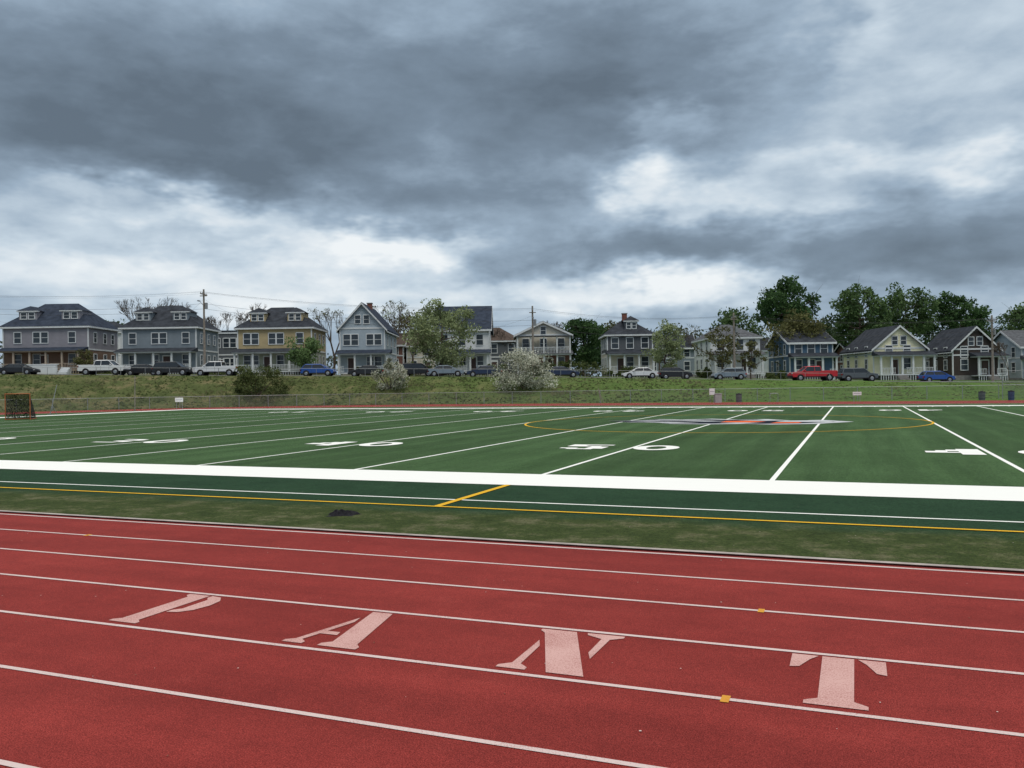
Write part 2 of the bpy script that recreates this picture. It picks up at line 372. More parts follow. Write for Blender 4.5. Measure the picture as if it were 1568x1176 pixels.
def house(name,u,v,w,d,eh,roof,rh,wall,roofc,lower=None,porch=None,dorm=(),wins=None,side=True,chim=None,z=None,trim=WHT,ov=.45,attic=True,rz=0,balc=False,gwin=1,base=.6,ww=.95,wh=1.5):
    if z is None: z=min(H(u-w/2,v),H(u+w/2,v))
    P=empty(name,(u,v,z),rz)
    W=MB();RF=MB();T=MB();G=MB();D=MB();F=MB();PO=MB()
    hw=w/2
    F.box(-hw-.03,hw+.03,-.03,d+.03,-1.2,base)
    s1=base+2.95
    W.box(-hw,hw,0,d,base,s1,1); W.box(-hw,hw,0,d,s1,eh,0)
    T.box(-hw-.06,hw+.06,-.06,d+.06,s1-.1,s1+.1)
    for x in(-hw,hw):
        for y in(0,d): T.box(x-.08,x+.08,y-.08,y+.08,base,eh-.2)
    if roof=='hip':
        o=ov; ridge=max(.6,(w-d)*.5+ .9)
        A=[(-hw-o,-o,eh),(hw+o,-o,eh),(hw+o,d+o,eh),(-hw-o,d+o,eh)]
        r0=(-ridge,d/2,eh+rh);r1=(ridge,d/2,eh+rh)
        RF.add(A+[r0,r1],[(0,1,5,4),(1,2,5),(2,3,4,5),(3,0,4)])
        T.box(-hw-o+.02,hw+o-.02,-o+.02,d+o-.02,eh-.25,eh-.01)
    elif roof=='gable_front':
        o=ov; k=rh/(hw)
        W.prism([(-hw,0,eh),(hw,0,eh),(0,0,eh+rh)],(0,d,0),0)
        sec=[(-hw-o,-o,eh-k*o),(0,-o,eh+rh),(hw+o,-o,eh-k*o),(hw+o,-o,eh-k*o+.22),(0,-o,eh+rh+.24),(-hw-o,-o,eh-k*o+.22)]
        RF.prism(sec,(0,d+2*o,0))
        T.prism([(-hw-o,-o-.05,eh-k*o-.08),(0,-o-.05,eh+rh-.1),(hw+o,-o-.05,eh-k*o-.08),(hw+o,-o-.05,eh-k*o+.2),(0,-o-.05,eh+rh+.2),(-hw-o,-o-.05,eh-k*o+.2)],(0,.045,0))
        T.box(-hw-.05,hw+.05,-.07,0,eh-.12,eh+.12)
        for x in(-hw-o,hw+o-.1): T.box(x,x+.1,-o+.01,d+o,eh-k*o-.15,eh-k*o-.002)
    elif roof=='gable_side':
        o=ov; k=rh/(d/2)
        W.prism([(-hw,0,eh),(-hw,d,eh),(-hw,d/2,eh+rh)],(w,0,0),0)
        sec=[(-hw-o,-o,eh-k*o),(-hw-o,d/2,eh+rh),(-hw-o,d+o,eh-k*o),(-hw-o,d+o,eh-k*o+.22),(-hw-o,d/2,eh+rh+.24),(-hw-o,-o,eh-k*o+.22)]
        RF.prism(sec,(w+2*o,0,0))
        T.box(-hw-o,hw+o,-o-.05,-o-.003,eh-k*o-.08,eh-k*o+.2)
        for x in (-hw-o-.05,hw+o+.003):
            T.prism([(x,-o,eh-k*o-.1),(x,d/2,eh+rh-.1),(x,d+o,eh-k*o-.1),(x,d+o,eh-k*o+.2),(x,d/2,eh+rh+.2),(x,-o,eh-k*o+.2)],(.047,0,0))
    elif roof=='flat':
        RF.box(-hw-.2,hw+.2,-.2,d+.2,eh,eh+.25); T.box(-hw-.15,hw+.15,-.15,d+.15,eh-.3,eh-.003)
    zc2=s1+(eh-s1)*.52; zc1=base+1.55
    wins=wins or [-.33,0,.33]
    for fx in wins:
        if isinstance(fx,tuple): fx,n=fx
        else: n=1
        for j in range(n):
            x=fx*w+(j-(n-1)/2)*(ww+.2)
            window(T,G,x,zc2,ww,wh,0)
            if porch and abs(x-porch.get('door',0)*w)<.9: continue
            window(T,G,x,zc1,ww,wh,0)
    dx=(porch or {}).get('door',0)*w
    D.box(dx-.5,dx+.5,-.05,.02,base,base+2.1); T.box(dx-.62,dx-.5,-.09,.0,base,base+2.25);T.box(dx+.5,dx+.62,-.09,.0,base,base+2.25);T.box(dx-.5,dx+.5,-.09,.0,base+2.1,base+2.25)
    if side:
        for sg in(-1,1):
            for fy in(.22,.55,.82):
                window(T,G,fy*d,zc2,.85,1.4,sg*hw,'x',sg); window(T,G,fy*d,zc1,.85,1.4,sg*hw,'x',sg)
    if roof=='gable_front' and gwin:
        for j in range(gwin): window(T,G,(j-(gwin-1)/2)*1.25,eh+rh*.36,.75,1.15,0)
    for (x,dw) in dorm:
        y0=1.0; zb=eh+rh*(y0+ov)/(d/2+ov)-.15; zt=zb+1.45; yb=d/2
        W.box(x-dw/2,x+dw/2,y0,yb,zb-.6,zt,0)
        for j in(-1,1): window(T,G,x+j*dw*.22,zb+.72,dw*.3,.85,y0)
        o=.25
        RF.add([(x-dw/2-o,y0-o,zt),(x+dw/2+o,y0-o,zt),(x+dw/2+o,yb,zt),(x-dw/2-o,yb,zt),(x,y0+.7,zt+.75),(x,yb,zt+.75)],[(0,1,4),(1,2,5,4),(3,0,4,5),(0,3,2,1)])
        T.box(x-dw/2-o+.02,x+dw/2+o-.02,y0-o+.02,y0+.3,zt-.16,zt-.004)
    if porch:
        pd=porch.get('d',2.2); x0,x1=porch.get('x',(-.5,.5)); x0*=w;x1*=w; ph=base+2.55
        pm=PO
        pm.box(x0,x1,-pd,-.035,base-.15,base,0)
        nlat=int((x1-x0)/.35)
        for j in range(nlat+1):
            xx=x0+.1+(x1-x0-.2)*j/nlat; pm.box(xx-.05,xx+.05,-pd+.05,-pd+.09,-1.2,base-.152,0)
        RF.prism([(x0-.3,-pd-.35,ph+.16),(x0-.3,-.09,ph+.75),(x0-.3,-.09,ph+.15)],(x1-x0+.6,0,0))
        pm.box(x0-.15,x1+.15,-pd-.2,-.1,ph,ph+.148,0)
        nc=porch.get('n',5); sk=porch.get('stair',porch.get('door',0))*w
        cs=[x0+.15+(x1-x0-.3)*j/(nc-1) for j in range(nc)]
        for xx in cs: pm.box(xx-.12,xx+.12,-pd+.05,-pd+.29,base,ph-.002,0)
        if porch.get('rail',True):
            for z0 in(base+.12,base+.85):
                pm.box(x0+.28,sk-.75,-pd+.13,-pd+.19,z0,z0+.07,0) if sk-.75>x0+.5 else None
                pm.box(sk+.75,x1-.28,-pd+.13,-pd+.19,z0,z0+.07,0) if sk+.75<x1-.5 else None
            xx=x0+.35
            while xx<x1-.3:
                if abs(xx-sk)>.75: pm.box(xx-.025,xx+.025,-pd+.14,-pd+.18,base+.19,base+.85,0)
                xx+=.22
        ns=max(2,int(round((base+.3)/.19)))
        for j in range(ns): F.box(sk-.7,sk+.7,-pd-.28*(j+1),-pd-.28*j-.003,-1.0,base-.18*(j+1)+.02,0)
        if balc:
            p2=eh-.35
            for xx in cs: pm.box(xx-.09,xx+.09,-pd+.25,-pd+.43,ph+.2,p2,0)
            pm.box(x0,x1,-pd+.3,-pd+.36,ph+1.15,ph+1.22,0)
            xx=x0+.2
            while xx<x1-.1: pm.box(xx-.025,xx+.025,-pd+.31,-pd+.35,ph+.3,ph+1.15,0); xx+=.22
            RF.box(x0-.2,x1+.2,-pd,-.5,p2+.002,p2+.14)
    if chim:
        cx,cy,ch=chim; F.box(cx-.35,cx+.35,cy-.35,cy+.35,eh-.5,eh+rh+ch,1); F.box(cx-.42,cx+.42,cy-.42,cy+.42,eh+rh+ch,eh+rh+ch+.12,0)
    W.obj('walls',[wall,lower or wall],P); RF.obj('roof',[roofc],P); T.obj('trim',[trim],P); G.obj('windows',[GLS],P)
    D.obj('door',[DOOR],P); F.obj('foundation',[FND,mat('chimney_brick',(0.20,0.08,0.06),.9,.25,5)],P)
    if porch: PO.obj('porch',[porch.get('m',WHT)],P)
    return P
def sd(n,c): return mat(n,c,.75,.10,.8,siding=True)
RS=mat('slate_roof',(0.038,0.048,0.070),.95,.3,1.5,bump=.3,spec=.06); RD=mat('dark_shingle_roof',(0.040,0.045,0.055),.95,.35,1.5,bump=.3,spec=.06)
RG=mat('grey_shingle_roof',(0.10,0.105,0.115),.95,.25,2.5,bump=.3,spec=.06); RB=mat('brown_shingle_roof',(0.085,0.065,0.055),.95,.25,2.5,bump=.3,spec=.06)
MAU=sd('mauve_grey_siding',(0.27,0.26,0.29)); BRN=sd('brown_siding',(0.21,0.14,0.105)); GBL=sd('grey_blue_siding',(0.20,0.235,0.265))
YEL=sd('tan_yellow_siding',(0.44,0.35,0.20)); LBL=sd('light_blue_grey_siding',(0.36,0.42,0.47)); WSD=sd('white_siding',(0.70,0.71,0.71))
DGR=sd('dark_grey_siding',(0.11,0.118,0.13)); BG2=sd('beige_siding',(0.57,0.53,0.45)); BL2=sd('slate_blue_siding',(0.08,0.14,0.21))
PYE=sd('pale_yellow_siding',(0.78,0.74,0.52)); DBR=sd('dark_brown_siding',(0.060,0.047,0.042)); RBR=sd('red_brown_siding',(0.20,0.10,0.08))
GRN=sd('sage_siding',(0.33,0.35,0.28))
TAN=mat('tan_trim',(0.42,0.34,0.27),.7,.1,2)
house('foursquare_house',-66.9,122,12.2,9,6.9,'hip',3.7,MAU,RS,lower=BRN,porch=dict(d=2.3,n=6,m=TAN,door=-.02,x=(-.48,.48)),dorm=((-3.1,2.6),(3.1,2.6)),wins=[(-.33,1),(-.06,2),(.06+.25,1)],chim=None,z=4.55)
house('foursquare_house',-50.6,122,10.6,9,6.9,'hip',3.5,GBL,RD,porch=dict(d=2.2,n=5,door=.1),dorm=((-2.7,2.2),(2.7,2.2)),wins=[-.36,(0,2),.36],z=4.2)
house('foursquare_house',-34.0,122,10.6,9,6.9,'hip',3.3,YEL,RD,lower=GRN,porch=dict(d=2.2,n=5,door=-.1),dorm=((-2.7,2.2),(2.7,2.2)),wins=[(-.32,2),(.02,2),(.34,1)],z=3.9)
house('gabled_house',-21.4,122,6.4,12,7.0,'gable_front',3.5,LBL,RS,porch=dict(d=2.2,n=4,door=-.25,x=(-.5,.62)),wins=[(-.26,2),(.26,2)],gwin=2,z=3.5,chim=(.3,5,.5))
house('gabled_house',-7.2,124,7.8,11,6.9,'gable_side',3.6,WSD,RS,porch=dict(d=2,n=4,door=.2),wins=[-.33,0,.33],z=3.4)
house('porch_house',4.9,130,8.2,10,6.3,'gable_front',1.9,BG2,RG,lower=RBR,porch=dict(d=2.3,n=5,door=.1),balc=True,gwin=1,z=3.3)
house('hip_roof_house',17.3,124,6.6,8,6.2,'hip',2.4,DGR,RD,lower=BG2,porch=dict(d=2,n=4,door=-.2),dorm=((.4,1.8),),chim=(-.2,4,.9),z=2.95)
house('white_house',32.4,123,7.0,11,5.9,'hip',2.2,WSD,RG,porch=dict(d=2.2,n=4,door=.2),wins=[-.3,.1,.35],z=2.55)
house('blue_house',43.4,123,6.2,10,5.4,'gable_side',2.0,BL2,RD,porch=dict(d=2,n=4,door=.2),wins=[-.3,0,.3],z=2.1)
house('pale_yellow_house',55.7,122,7.4,11,4.95,'gable_front',3.1,PYE,RD,porch=dict(d=2.3,n=6,door=-.1,x=(-.5,.56)),wins=[(-.2,1),(.15,1)],gwin=2,z=1.5,base=1.2,attic=False)
house('dark_brown_house',67.2,123,6.6,9,4.7,'gable_front',3.1,DBR,RD,porch=dict(d=2,n=3,door=.2,x=(-.1,.55)),wins=[(-.25,1),(.2,1)],gwin=2,z=1.5,base=.9)
house('grey_house',79,124,9,9,5.2,'gable_side',2.4,LBL,RG,porch=dict(d=2,n=4,door=.2),z=1.3)
house('white_house',-72.5,150,7,8,7.6,'hip',2.2,WSD,RD,z=4.9)
house('flat_roof_building',-49.0,143,8.5,10,7.4,'flat',0,DGR,RD,z=4.3,wins=[(-.2,3),(.25,3)])
house('brown_house',-22.5,145,8,8,5.4,'gable_side',2.0,RBR,RB,z=3.8)
house('slate_roof_house',-3.0,148,9,9,6.4,'hip',2.6,DGR,RB,z=3.4)
house('grey_house',-14.5,146,7,9,5.6,'gable_side',2.6,BG2,RB,z=3.5)
house('grey_house',28,150,9,8,5.4,'gable_side',2.2,GBL,RD,z=2.8)
house('white_house',44,152,8,8,5.2,'gable_side',2.2,WSD,RG,z=2.4)
house('brown_house',64,150,8,8,4.8,'gable_side',2.0,RBR,RD,z=1.8)
house('grey_house',-88,126,12,9,6.9,'hip',3.3,GBL,RD,porch=dict(d=2.2,n=5),z=4.8)
b=MB(); b.box(-2.0,2.0,0,.3,-.6,1.25); b.box(-2.15,2.15,-.06,.36,1.25,1.37)
for i in range(4): b.box(2.2,3.4,-.1+.3*i,.2+.3*i-.003,-.6,.25+.22*i)
b.obj('retaining_wall',[WHT],None,(-63.8,115.2,4.45))

# ------------------------------------------------------------------ vegetation
BARK=mat('bark',(0.10,0.08,0.065),.9,.3,4,spec=.05)
def leaves_mesh(name,trunk,cent,rad,nper,size,lm,u,v,z,tonesd=.18,flat=.8,clumptone=None):
    K=len(cent); n=K*nper
    c=np.repeat(cent,nper,0); r=np.repeat(rad,nper)
    d=RNG.normal(size=(n,3)); d/=np.linalg.norm(d,axis=1)[:,None]
    q=r*RNG.uniform(.15,1.12,n)**.55
    p=c+d*q[:,None]*np.array([1,1,flat])
    a=RNG.normal(size=(n,3)); a/=np.linalg.norm(a,axis=1)[:,None]
    t=RNG.normal(size=(n,3)); bvec=np.cross(a,t); bvec/=np.linalg.norm(bvec,axis=1)[:,None]
    s=(size*RNG.uniform(.5,1.3,n))[:,None]
    V=np.stack([p-a*s,p+bvec*s*.55,p+a*s,p-bvec*s*.55],1).reshape(-1,3)
    nb=len(trunk.v); 
    ct=RNG.uniform(.2,.8,K) if clumptone is None else clumptone
    tone=np.clip(np.repeat(ct,nper)+RNG.normal(0,tonesd,n),0,1)
    F=(np.arange(n*4).reshape(-1,4)+nb).tolist()
    me=bpy.data.meshes.new(name); me.from_pydata(trunk.v+V.tolist(),[],trunk.f+F)
    at=me.attributes.new('tone','FLOAT','FACE'); at.data.foreach_set('value',[.5]*len(trunk.f)+tone.tolist())
    me.materials.append(BARK); me.materials.append(lm)
    me.polygons.foreach_set('material_index',[0]*len(trunk.f)+[1]*n); me.update()
    o=bpy.data.objects.new(name,me); COL.objects.link(o); o.location=(u,v,z); return o
def tree(name,u,v,h,w,cb,lm,K=34,nper=95,size=.26,cr=(.13,.22),z=None,sd_=.18,tr=None,shape=1.0,lean=0):
    if z is None: z=H(u,v)-.1
    T=MB(); tr=tr or h*.022
    cz=(cb+h)/2; rz=(h-cb)/2
    d=RNG.normal(size=(K,3)); d/=np.linalg.norm(d,axis=1)[:,None]
    q=RNG.uniform(.12,1,K)**.42
    ph=RNG.uniform(0,6.28); ang=np.arctan2(d[:,1],d[:,0]); irr=1+.18*np.sin(2*ang+ph)+.12*np.sin(3*ang+1.7*ph)
    cent=d*q[:,None]*np.stack([w/2*.95*irr,w/2*.95*irr,np.full(K,rz*.90)],1)
    cent[:,2]+=cz
    tt=(cent[:,2]-cb)/(h-cb); f=np.clip(1.0-.30*shape*np.abs(tt-.42)*1.4,.4,1.1)
    cent[:,0]*=f; cent[:,1]*=f; cent[:,0]+=lean*tt
    rad=RNG.uniform(cr[0],cr[1],K)*w
    pts=[Vector((0,0,-.3))]; nseg=5
    for i in range(1,nseg+1):
        pts.append(Vector((RNG.normal(0,.12)+lean*i/nseg*.5,RNG.normal(0,.12),h*.78*i/nseg)))
    for i in range(nseg): T.tube(pts[i],pts[i+1],tr*(1-i/nseg*.8),tr*(1-(i+1)/nseg*.8),7)
    for i in range(min(K,24)):
        c=Vector(cent[i]); hz=min(max(cb*.75,c.z-.35*w*.5),h*.7)
        k=min(nseg-1,int(hz/(h*.78)*nseg)); fr=hz/(h*.78)*nseg-k; s=pts[k].lerp(pts[k+1],fr)
        mid=s.lerp(c,.5)+Vector((0,0,-.06*w)); T.tube(s,mid,tr*.38,tr*.22,5); T.tube(mid,c,tr*.22,tr*.06,4)
        for j in range(3):
            e=c+Vector(RNG.normal(size=3))*rad[i]*.8; T.tube(mid.lerp(c,.6),e,tr*.1,tr*.03,3)
    return leaves_mesh(name,T,cent,rad,nper,size,lm,u,v,z,sd_)
def bare(name,u,v,h,spread=.5,z=None,seed=1,depth=6,lm=None):
    """h = real overall height"""
    rg=random.Random(seed); segs=[]; tips=[]
    def br(p,d,l,r,k):
        q=p+d*l; segs.append((p,q,r,k))
        if k==0: tips.append(q); return
        for i in range(2 if rg.random()<.4 else 3):
            nd=(d+Vector((rg.uniform(-1,1),rg.uniform(-1,1),rg.uniform(-.2,.75)))*spread).normalized()
            br(q,nd,l*rg.uniform(.62,.86),r*.6,k-1)
    br(Vector((0,0,-.02)),Vector((rg.uniform(-.05,.05),0,1)),.25,.016,depth)
    top=max(t.z for t in tips); s=h/top; T=MB()
    for p,q,r,k in segs: T.tube(p*s,q*s,max(r*s,.022),max(r*s*.72,.018),4 if k>3 else 3)
    if z is None: z=H(u,v)
    if lm:
        cent=np.array([tuple(t*s) for t in tips]); 
        return leaves_mesh(name,T,cent,np.full(len(cent),.4),4,.13,lm,u,v,z,.2)
    return T.obj(name,[BARK],None,(u,v,z))
LD=leaf_mat('dark_leaves',(0.020,0.050,0.018),(0.085,0.155,0.055))
LM_=leaf_mat('mid_leaves',(0.038,0.075,0.025),(0.14,0.215,0.085))
LL=leaf_mat('spring_leaves',(0.11,0.14,0.06),(0.36,0.42,0.22))
LO=leaf_mat('olive_leaves',(0.05,0.055,0.020),(0.18,0.18,0.07))
LG=leaf_mat('fresh_leaves',(0.05,0.09,0.035),(0.19,0.29,0.11))
LB=leaf_mat('blossom_leaves',(0.06,0.085,0.03),(0.80,0.80,0.68))
LBR=leaf_mat('bush_leaves',(0.034,0.052,0.017),(0.13,0.16,0.055))
def U(px,v): return (px-784)/1300*v
tree('young_tree',U(467,117),117,5.9,5.2,1.4,LG,K=26,nper=90,size=.2)
tree('leafy_tree',U(678,113),113,10.9,11.4,0.8,LL,K=125,nper=75,size=.19,cr=(.06,.11),shape=.8)
tree('maple_tree',U(893,140),140,10.6,7.8,2.0,LD,K=50,nper=120,size=.26,z=2.9)
tree('maple_tree',U(925,150),150,9.5,7,2.0,LD,K=36,nper=110,size=.28,z=2.9)
tree('young_tree',U(1020,114),114,8.2,6.6,0.8,LL,K=66,nper=56,size=.17,cr=(.07,.12),shape=1.6)
tree('sapling_tree',U(1106,116),116,7.2,7.2,2.0,LO,K=40,nper=42,size=.17,cr=(.07,.12))
tree('sapling_tree',U(1150,115),115,5.6,4.6,1.6,LO,K=28,nper=36,size=.15,cr=(.07,.12))
tree('oak_tree',U(1208,150),150,18.4,10.6,8.0,LD,K=66,nper=130,size=.30,z=1.8,cr=(.11,.17))
tree('copper_tree',U(1222,128),128,10.6,9.0,2.6,LO,K=62,nper=95,size=.24,z=1.8)
tree('oak_tree',U(1318,152),152,18.2,11.4,5,LM_,K=72,nper=120,size=.30,z=1.5,cr=(.09,.15))
tree('oak_tree',U(1388,156),156,18.6,12,5,LM_,K=74,nper=115,size=.28,z=1.5,cr=(.08,.14))
tree('oak_tree',U(1460,156),156,17.2,11,4,LD,K=66,nper=120,size=.30,z=1.3,cr=(.09,.15))
tree('oak_tree',U(1506,160),160,15.2,10.4,3,LD,K=50,nper=110,size=.30,z=1.3,cr=(.10,.16))
tree('oak_tree',U(1575,150),150,15.5,9,3,LM_,K=46,nper=110,size=.30,z=1.2)
tree('oak_tree',U(1265,160),160,11.5,8,3,LD,K=36,nper=110,size=.34,z=1.5)
tree('maple_tree',U(1125,160),160,13.6,12,3,LM_,K=46,nper=100,size=.34,z=2.2)
tree('maple_tree',U(178,165),165,11.8,9,3,LM_,K=36,nper=90,size=.34,z=4.4)
tree('maple_tree',U(940,165),165,11.5,7,3,LO,K=30,nper=60,size=.28,z=3)
tree('maple_tree',U(620,150),150,12.2,9,3,LO,K=40,nper=50,size=.24,z=3.4)
tree('young_tree',U(128,117),117,3.6,3.0,.6,LO,K=22,nper=50,size=.15)
for i,(px,v,h,lm) in enumerate([(222,150,14.2,None),(250,155,13,None),(345,150,11.8,None),(388,150,13.2,None),(512,150,12.4,LO),(596,140,12.6,LO),(632,138,11.6,LL),(540,155,11.5,None),(660,150,12,LO),(765,150,8.8,None),(1010,150,9.4,LO),(1070,150,10.0,LO),(1545,118,5.6,None),(1100,135,8.6,None),(300,160,11.5,None),(840,155,10.5,None),(948,150,10.2,None)]):
    bare('bare_tree',U(px,v),v,h,.55,None,seed=20+i,depth=7 if lm is None else 5,lm=lm)
def bush(name,u,v,w,h,lm,K=30,nper=130,size=.11):
    T=MB(); z=H(u,v)-.15
    for i in range(9):
        a=i*.7; T.tube((0,0,0),(w*.35*math.cos(a),w*.25*math.sin(a),h*.6),.05,.02,4)
    cent=np.stack([RNG.uniform(-.46,.46,K)*w,RNG.uniform(-.35,.35,K)*w,RNG.uniform(.10,.88,K)*h],1)
    k=1-.45*(cent[:,2]/h)**2; cent[:,0]*=k; cent[:,1]*=k
    rad=RNG.uniform(.10,.17,K)*w
    ex=RNG.integers(0,K,12); c2=cent[ex]*np.array([1.15,1.15,1.12])+RNG.normal(0,.15,(12,3)); cent=np.vstack([cent,c2]); rad=np.concatenate([rad,np.full(12,.06*w)])
    return leaves_mesh(name,T,cent,rad,nper,size,lm,u,v,z,.25)
bush('green_bush',U(390,97),97.5,6.4,3.6,LBR,K=40)
bush('blossoming_bush',U(597,99),99,4.2,3.4,LB,size=.10)
bush('blossoming_bush',U(802,97),97,6.8,4.9,LB,K=54,nper=150,size=.11)
for px,v,w,h in [(330,116,4,1.6),(560,117,3,1.3),(640,118,5,1.8),(760,118,4,1.6),(900,118,6,2.0),(970,118,4,1.8),(1080,118,3,1.5),(1190,118,3,1.3),(1440,118,3,1.2),(150,118,4,1.5),(30,118,5,1.2),(850,119,5,2.8)]:
    bush('garden_shrub',U(px,v),v,w,h,LBR,K=14,nper=80,size=.12)
cent=[];rad=[]
for u in np.arange(-135,140,2.2):
    top=interp(u,[(-140,12),(-60,10.8),(0,10.2),(40,11.5),(140,13)])+2.0*math.sin(u*.21)+1.2*math.sin(u*.63+1)
    for zz in np.arange(3,top,2.3): cent.append((u+RNG.normal(0,.9),RNG.uniform(-8,8),zz+RNG.normal(0,.5))); rad.append(RNG.uniform(1.6,2.9))
leaves_mesh('distant_trees',MB(),np.array(cent),np.array(rad),70,.42,leaf_mat('distant_leaves',(0.048,0.064,0.048),(0.14,0.165,0.115)),0,182,0,.18)

# ------------------------------------------------------------------ vehicles
TIRE=mat('tyre_rubber',(0.02,0.02,0.02),.9,.2,5); HUB=mat('wheel_alloy',(0.35,0.36,0.38),.35,.1,5,metal=.7)
CGL=mat('car_glass',(0.015,0.02,0.025),.08,.2,1,spec=.6); HL=mat('headlight_lens',(0.6,0.6,0.6),.2,.05,2); TL=mat('tail_light_lens',(0.35,0.015,0.015),.3,.1,2); BUM=mat('black_plastic',(0.025,0.025,0.027),.6,.1,3)
def paint(n,c): return mat(n,c,.28,.04,1,metal=.1,spec=.5)
def car(kind,name,u,v,pm,face=1):
    P=empty(name,(u,v,H(u,v)+.03),0 if face>0 else math.pi)
    B=MB();G=MB();Wl=MB();X=MB()
    if kind=='sedan': L_,W_=4.6,1.78; prof=[(-2.28,.38),(2.2,.34),(2.3,.55),(2.22,.74),(1.2,.93),(-1.55,1.0),(-2.22,.96),(-2.32,.7)]; cab=(-1.75,1.25,-1.0,.35,.94,1.44)
    elif kind=='hatch': L_,W_=4.2,1.75; prof=[(-2.05,.38),(2.0,.34),(2.1,.55),(2.02,.78),(1.25,.97),(-1.9,1.02),(-2.08,.9),(-2.1,.6)]; cab=(-2.0,1.3,-1.55,.35,.96,1.52)
    elif kind=='suv': L_,W_=4.7,1.88; prof=[(-2.3,.45),(2.25,.42),(2.35,.7),(2.28,.98),(1.3,1.1),(-2.2,1.14),(-2.33,1.05),(-2.35,.6)]; cab=(-2.25,1.35,-1.95,.55,1.08,1.76)
    else: L_,W_=5.7,1.98; prof=[(-2.85,.52),(2.75,.48),(2.87,.75),(2.8,1.1),(1.45,1.2),(-2.85,1.2)]; cab=(-.9,1.6,-.75,.85,1.19,1.85)
    hw=W_/2
    B.prism([(x,-hw,z) for x,z in prof],(0,W_,0))
    x0,x1,x2,x3,z0,z1=cab; a=hw-.09;c_=hw-.26
    G.add([(x0,-a,z0),(x1,-a,z0),(x1,a,z0),(x0,a,z0),(x2,-c_,z1-.05),(x3,-c_,z1-.05),(x3,c_,z1-.05),(x2,c_,z1-.05)],[(0,1,5,4),(1,2,6,5),(2,3,7,6),(3,0,4,7),(4,5,6,7)])
    B.add([(x2-.04,-c_-.03,z1-.07),(x3+.06,-c_-.03,z1-.07),(x3+.06,c_+.03,z1-.07),(x2-.04,c_+.03,z1-.07),(x2+.1,-c_+.08,z1+.01),(x3-.08,-c_+.08,z1+.01),(x3-.08,c_-.08,z1+.01),(x2+.1,c_-.08,z1+.01)],[(0,1,5,4),(1,2,6,5),(2,3,7,6),(3,0,4,7),(4,5,6,7),(3,2,1,0)])
    for s in(-1,1):
        for t0,t1 in(((x1-.02),(x3+.02)),((x0+.02),(x2))):
            B.tube((t0,s*(a+.01),z0),(t1,s*(c_+.01),z1-.05),.045,.04,5)
        xm=(x2+x3)/2-.05; B.tube((xm,s*(a+.012),z0),(xm,s*(c_+.012),z1-.05),.04,.035,5)
        B.box(x1-.45,x1-.25,s*(a+.02)-.09+s*.06,s*(a+.02)+.09+s*.06,z0+.02,z0+.16)
    if kind=='pickup':
        X.box(-2.75,-.98,-hw+.12,hw-.12,1.19,1.205)
        B.box(-2.84,-.95,-hw,-hw+.1,1.2,1.27);B.box(-2.84,-.95,hw-.1,hw,1.2,1.27);B.box(-2.86,-2.76,-hw+.1,hw-.1,1.2,1.27)
    wr=.33 if kind in('sedan','hatch') else .38
    fx=L_/2*.64
    for sx_ in(-fx-.02,fx):
        for s in(-1,1):
            y=s*hw
            X.tube((sx_,y-s*.3,wr+.02),(sx_,y+s*.006,wr+.02),wr+.075,wr+.075,18)
            Wl.tube((sx_,y-s*.2,wr),(sx_,y+s*.03,wr),wr,wr,18,0); Wl.tube((sx_,y+s*.031,wr),(sx_,y+s*.045,wr),wr*.62,wr*.55,10,1)
    zl=prof[3][1]-.12; xf=L_/2
    for s in(-1,1):
        X.box(xf-.22,xf+.01 if kind!='sedan' else xf-.01,s*(hw-.22)-.2,s*(hw-.22)+.215,zl-.08,zl+.05,1)
        X.box(-xf-.02,-xf+.16,s*(hw-.15)-.15,s*(hw-.15)+.16,zl-.02,zl+.16,2)
    X.box(xf-.08,xf+.03,-hw+.05,hw-.05,prof[1][1]-.04,prof[1][1]+.16,0); X.box(-xf-.04,-xf+.08,-hw+.05,hw-.05,prof[0][1]-.04,prof[0][1]+.16,0)
    X.box(-fx+.45,fx-.45,-hw-.01,hw+.01,prof[0][1]-.06,prof[0][1]+.05,0)
    for xx in((x2+x3)/2-.05,x1-.55,x0+.35):
        X.box(xx-.008,xx+.008,-hw-.004,hw+.004,prof[0][1]+.1,z0-.06,0)
    B.obj('body',[pm],P,bevel=.05); G.obj('glass',[CGL],P); Wl.obj('wheels',[TIRE,HUB],P); X.obj('lights_and_trim',[BUM,HL,TL],P)
BLK=paint('black_paint',(0.02,0.022,0.027));WHP=paint('white_paint',(0.7,0.71,0.72));BLU=paint('blue_paint',(0.025,0.09,0.34))
NAV=paint('navy_paint',(0.02,0.035,0.08));GRY=paint('grey_paint',(0.10,0.115,0.13));RED=paint('red_paint',(0.50,0.02,0.03));LB2=paint('pale_blue_paint',(0.20,0.25,0.30))
for k,n,px,pm,f,v in [('pickup','pickup_truck',160,WHP,1,105.9),('sedan','parked_car',222,BLK,1,109.5),('suv','parked_suv',266,BLK,1,108),('pickup','pickup_truck',333,WHP,-1,109),
 ('hatch','parked_car',488,BLU,1,107),('sedan','parked_car',562,BLK,-1,110),('suv','parked_suv',640,BLK,1,111),('sedan','parked_car',684,LB2,1,108),('sedan','parked_car',742,NAV,-1,110),('sedan','parked_car',860,NAV,1,110.5),
 ('sedan','parked_car',980,WHP,-1,110.5),('hatch','parked_car',1034,BLK,1,110.5),('hatch','parked_car',1116,LB2,-1,110),('pickup','pickup_truck',1244,RED,-1,108),('suv','parked_suv',1313,GRY,1,110),('hatch','parked_car',1434,BLU,1,113.5),('sedan','parked_car',30,BLK,1,111)]:
    car(k,n,U(px,v),v,pm,f)

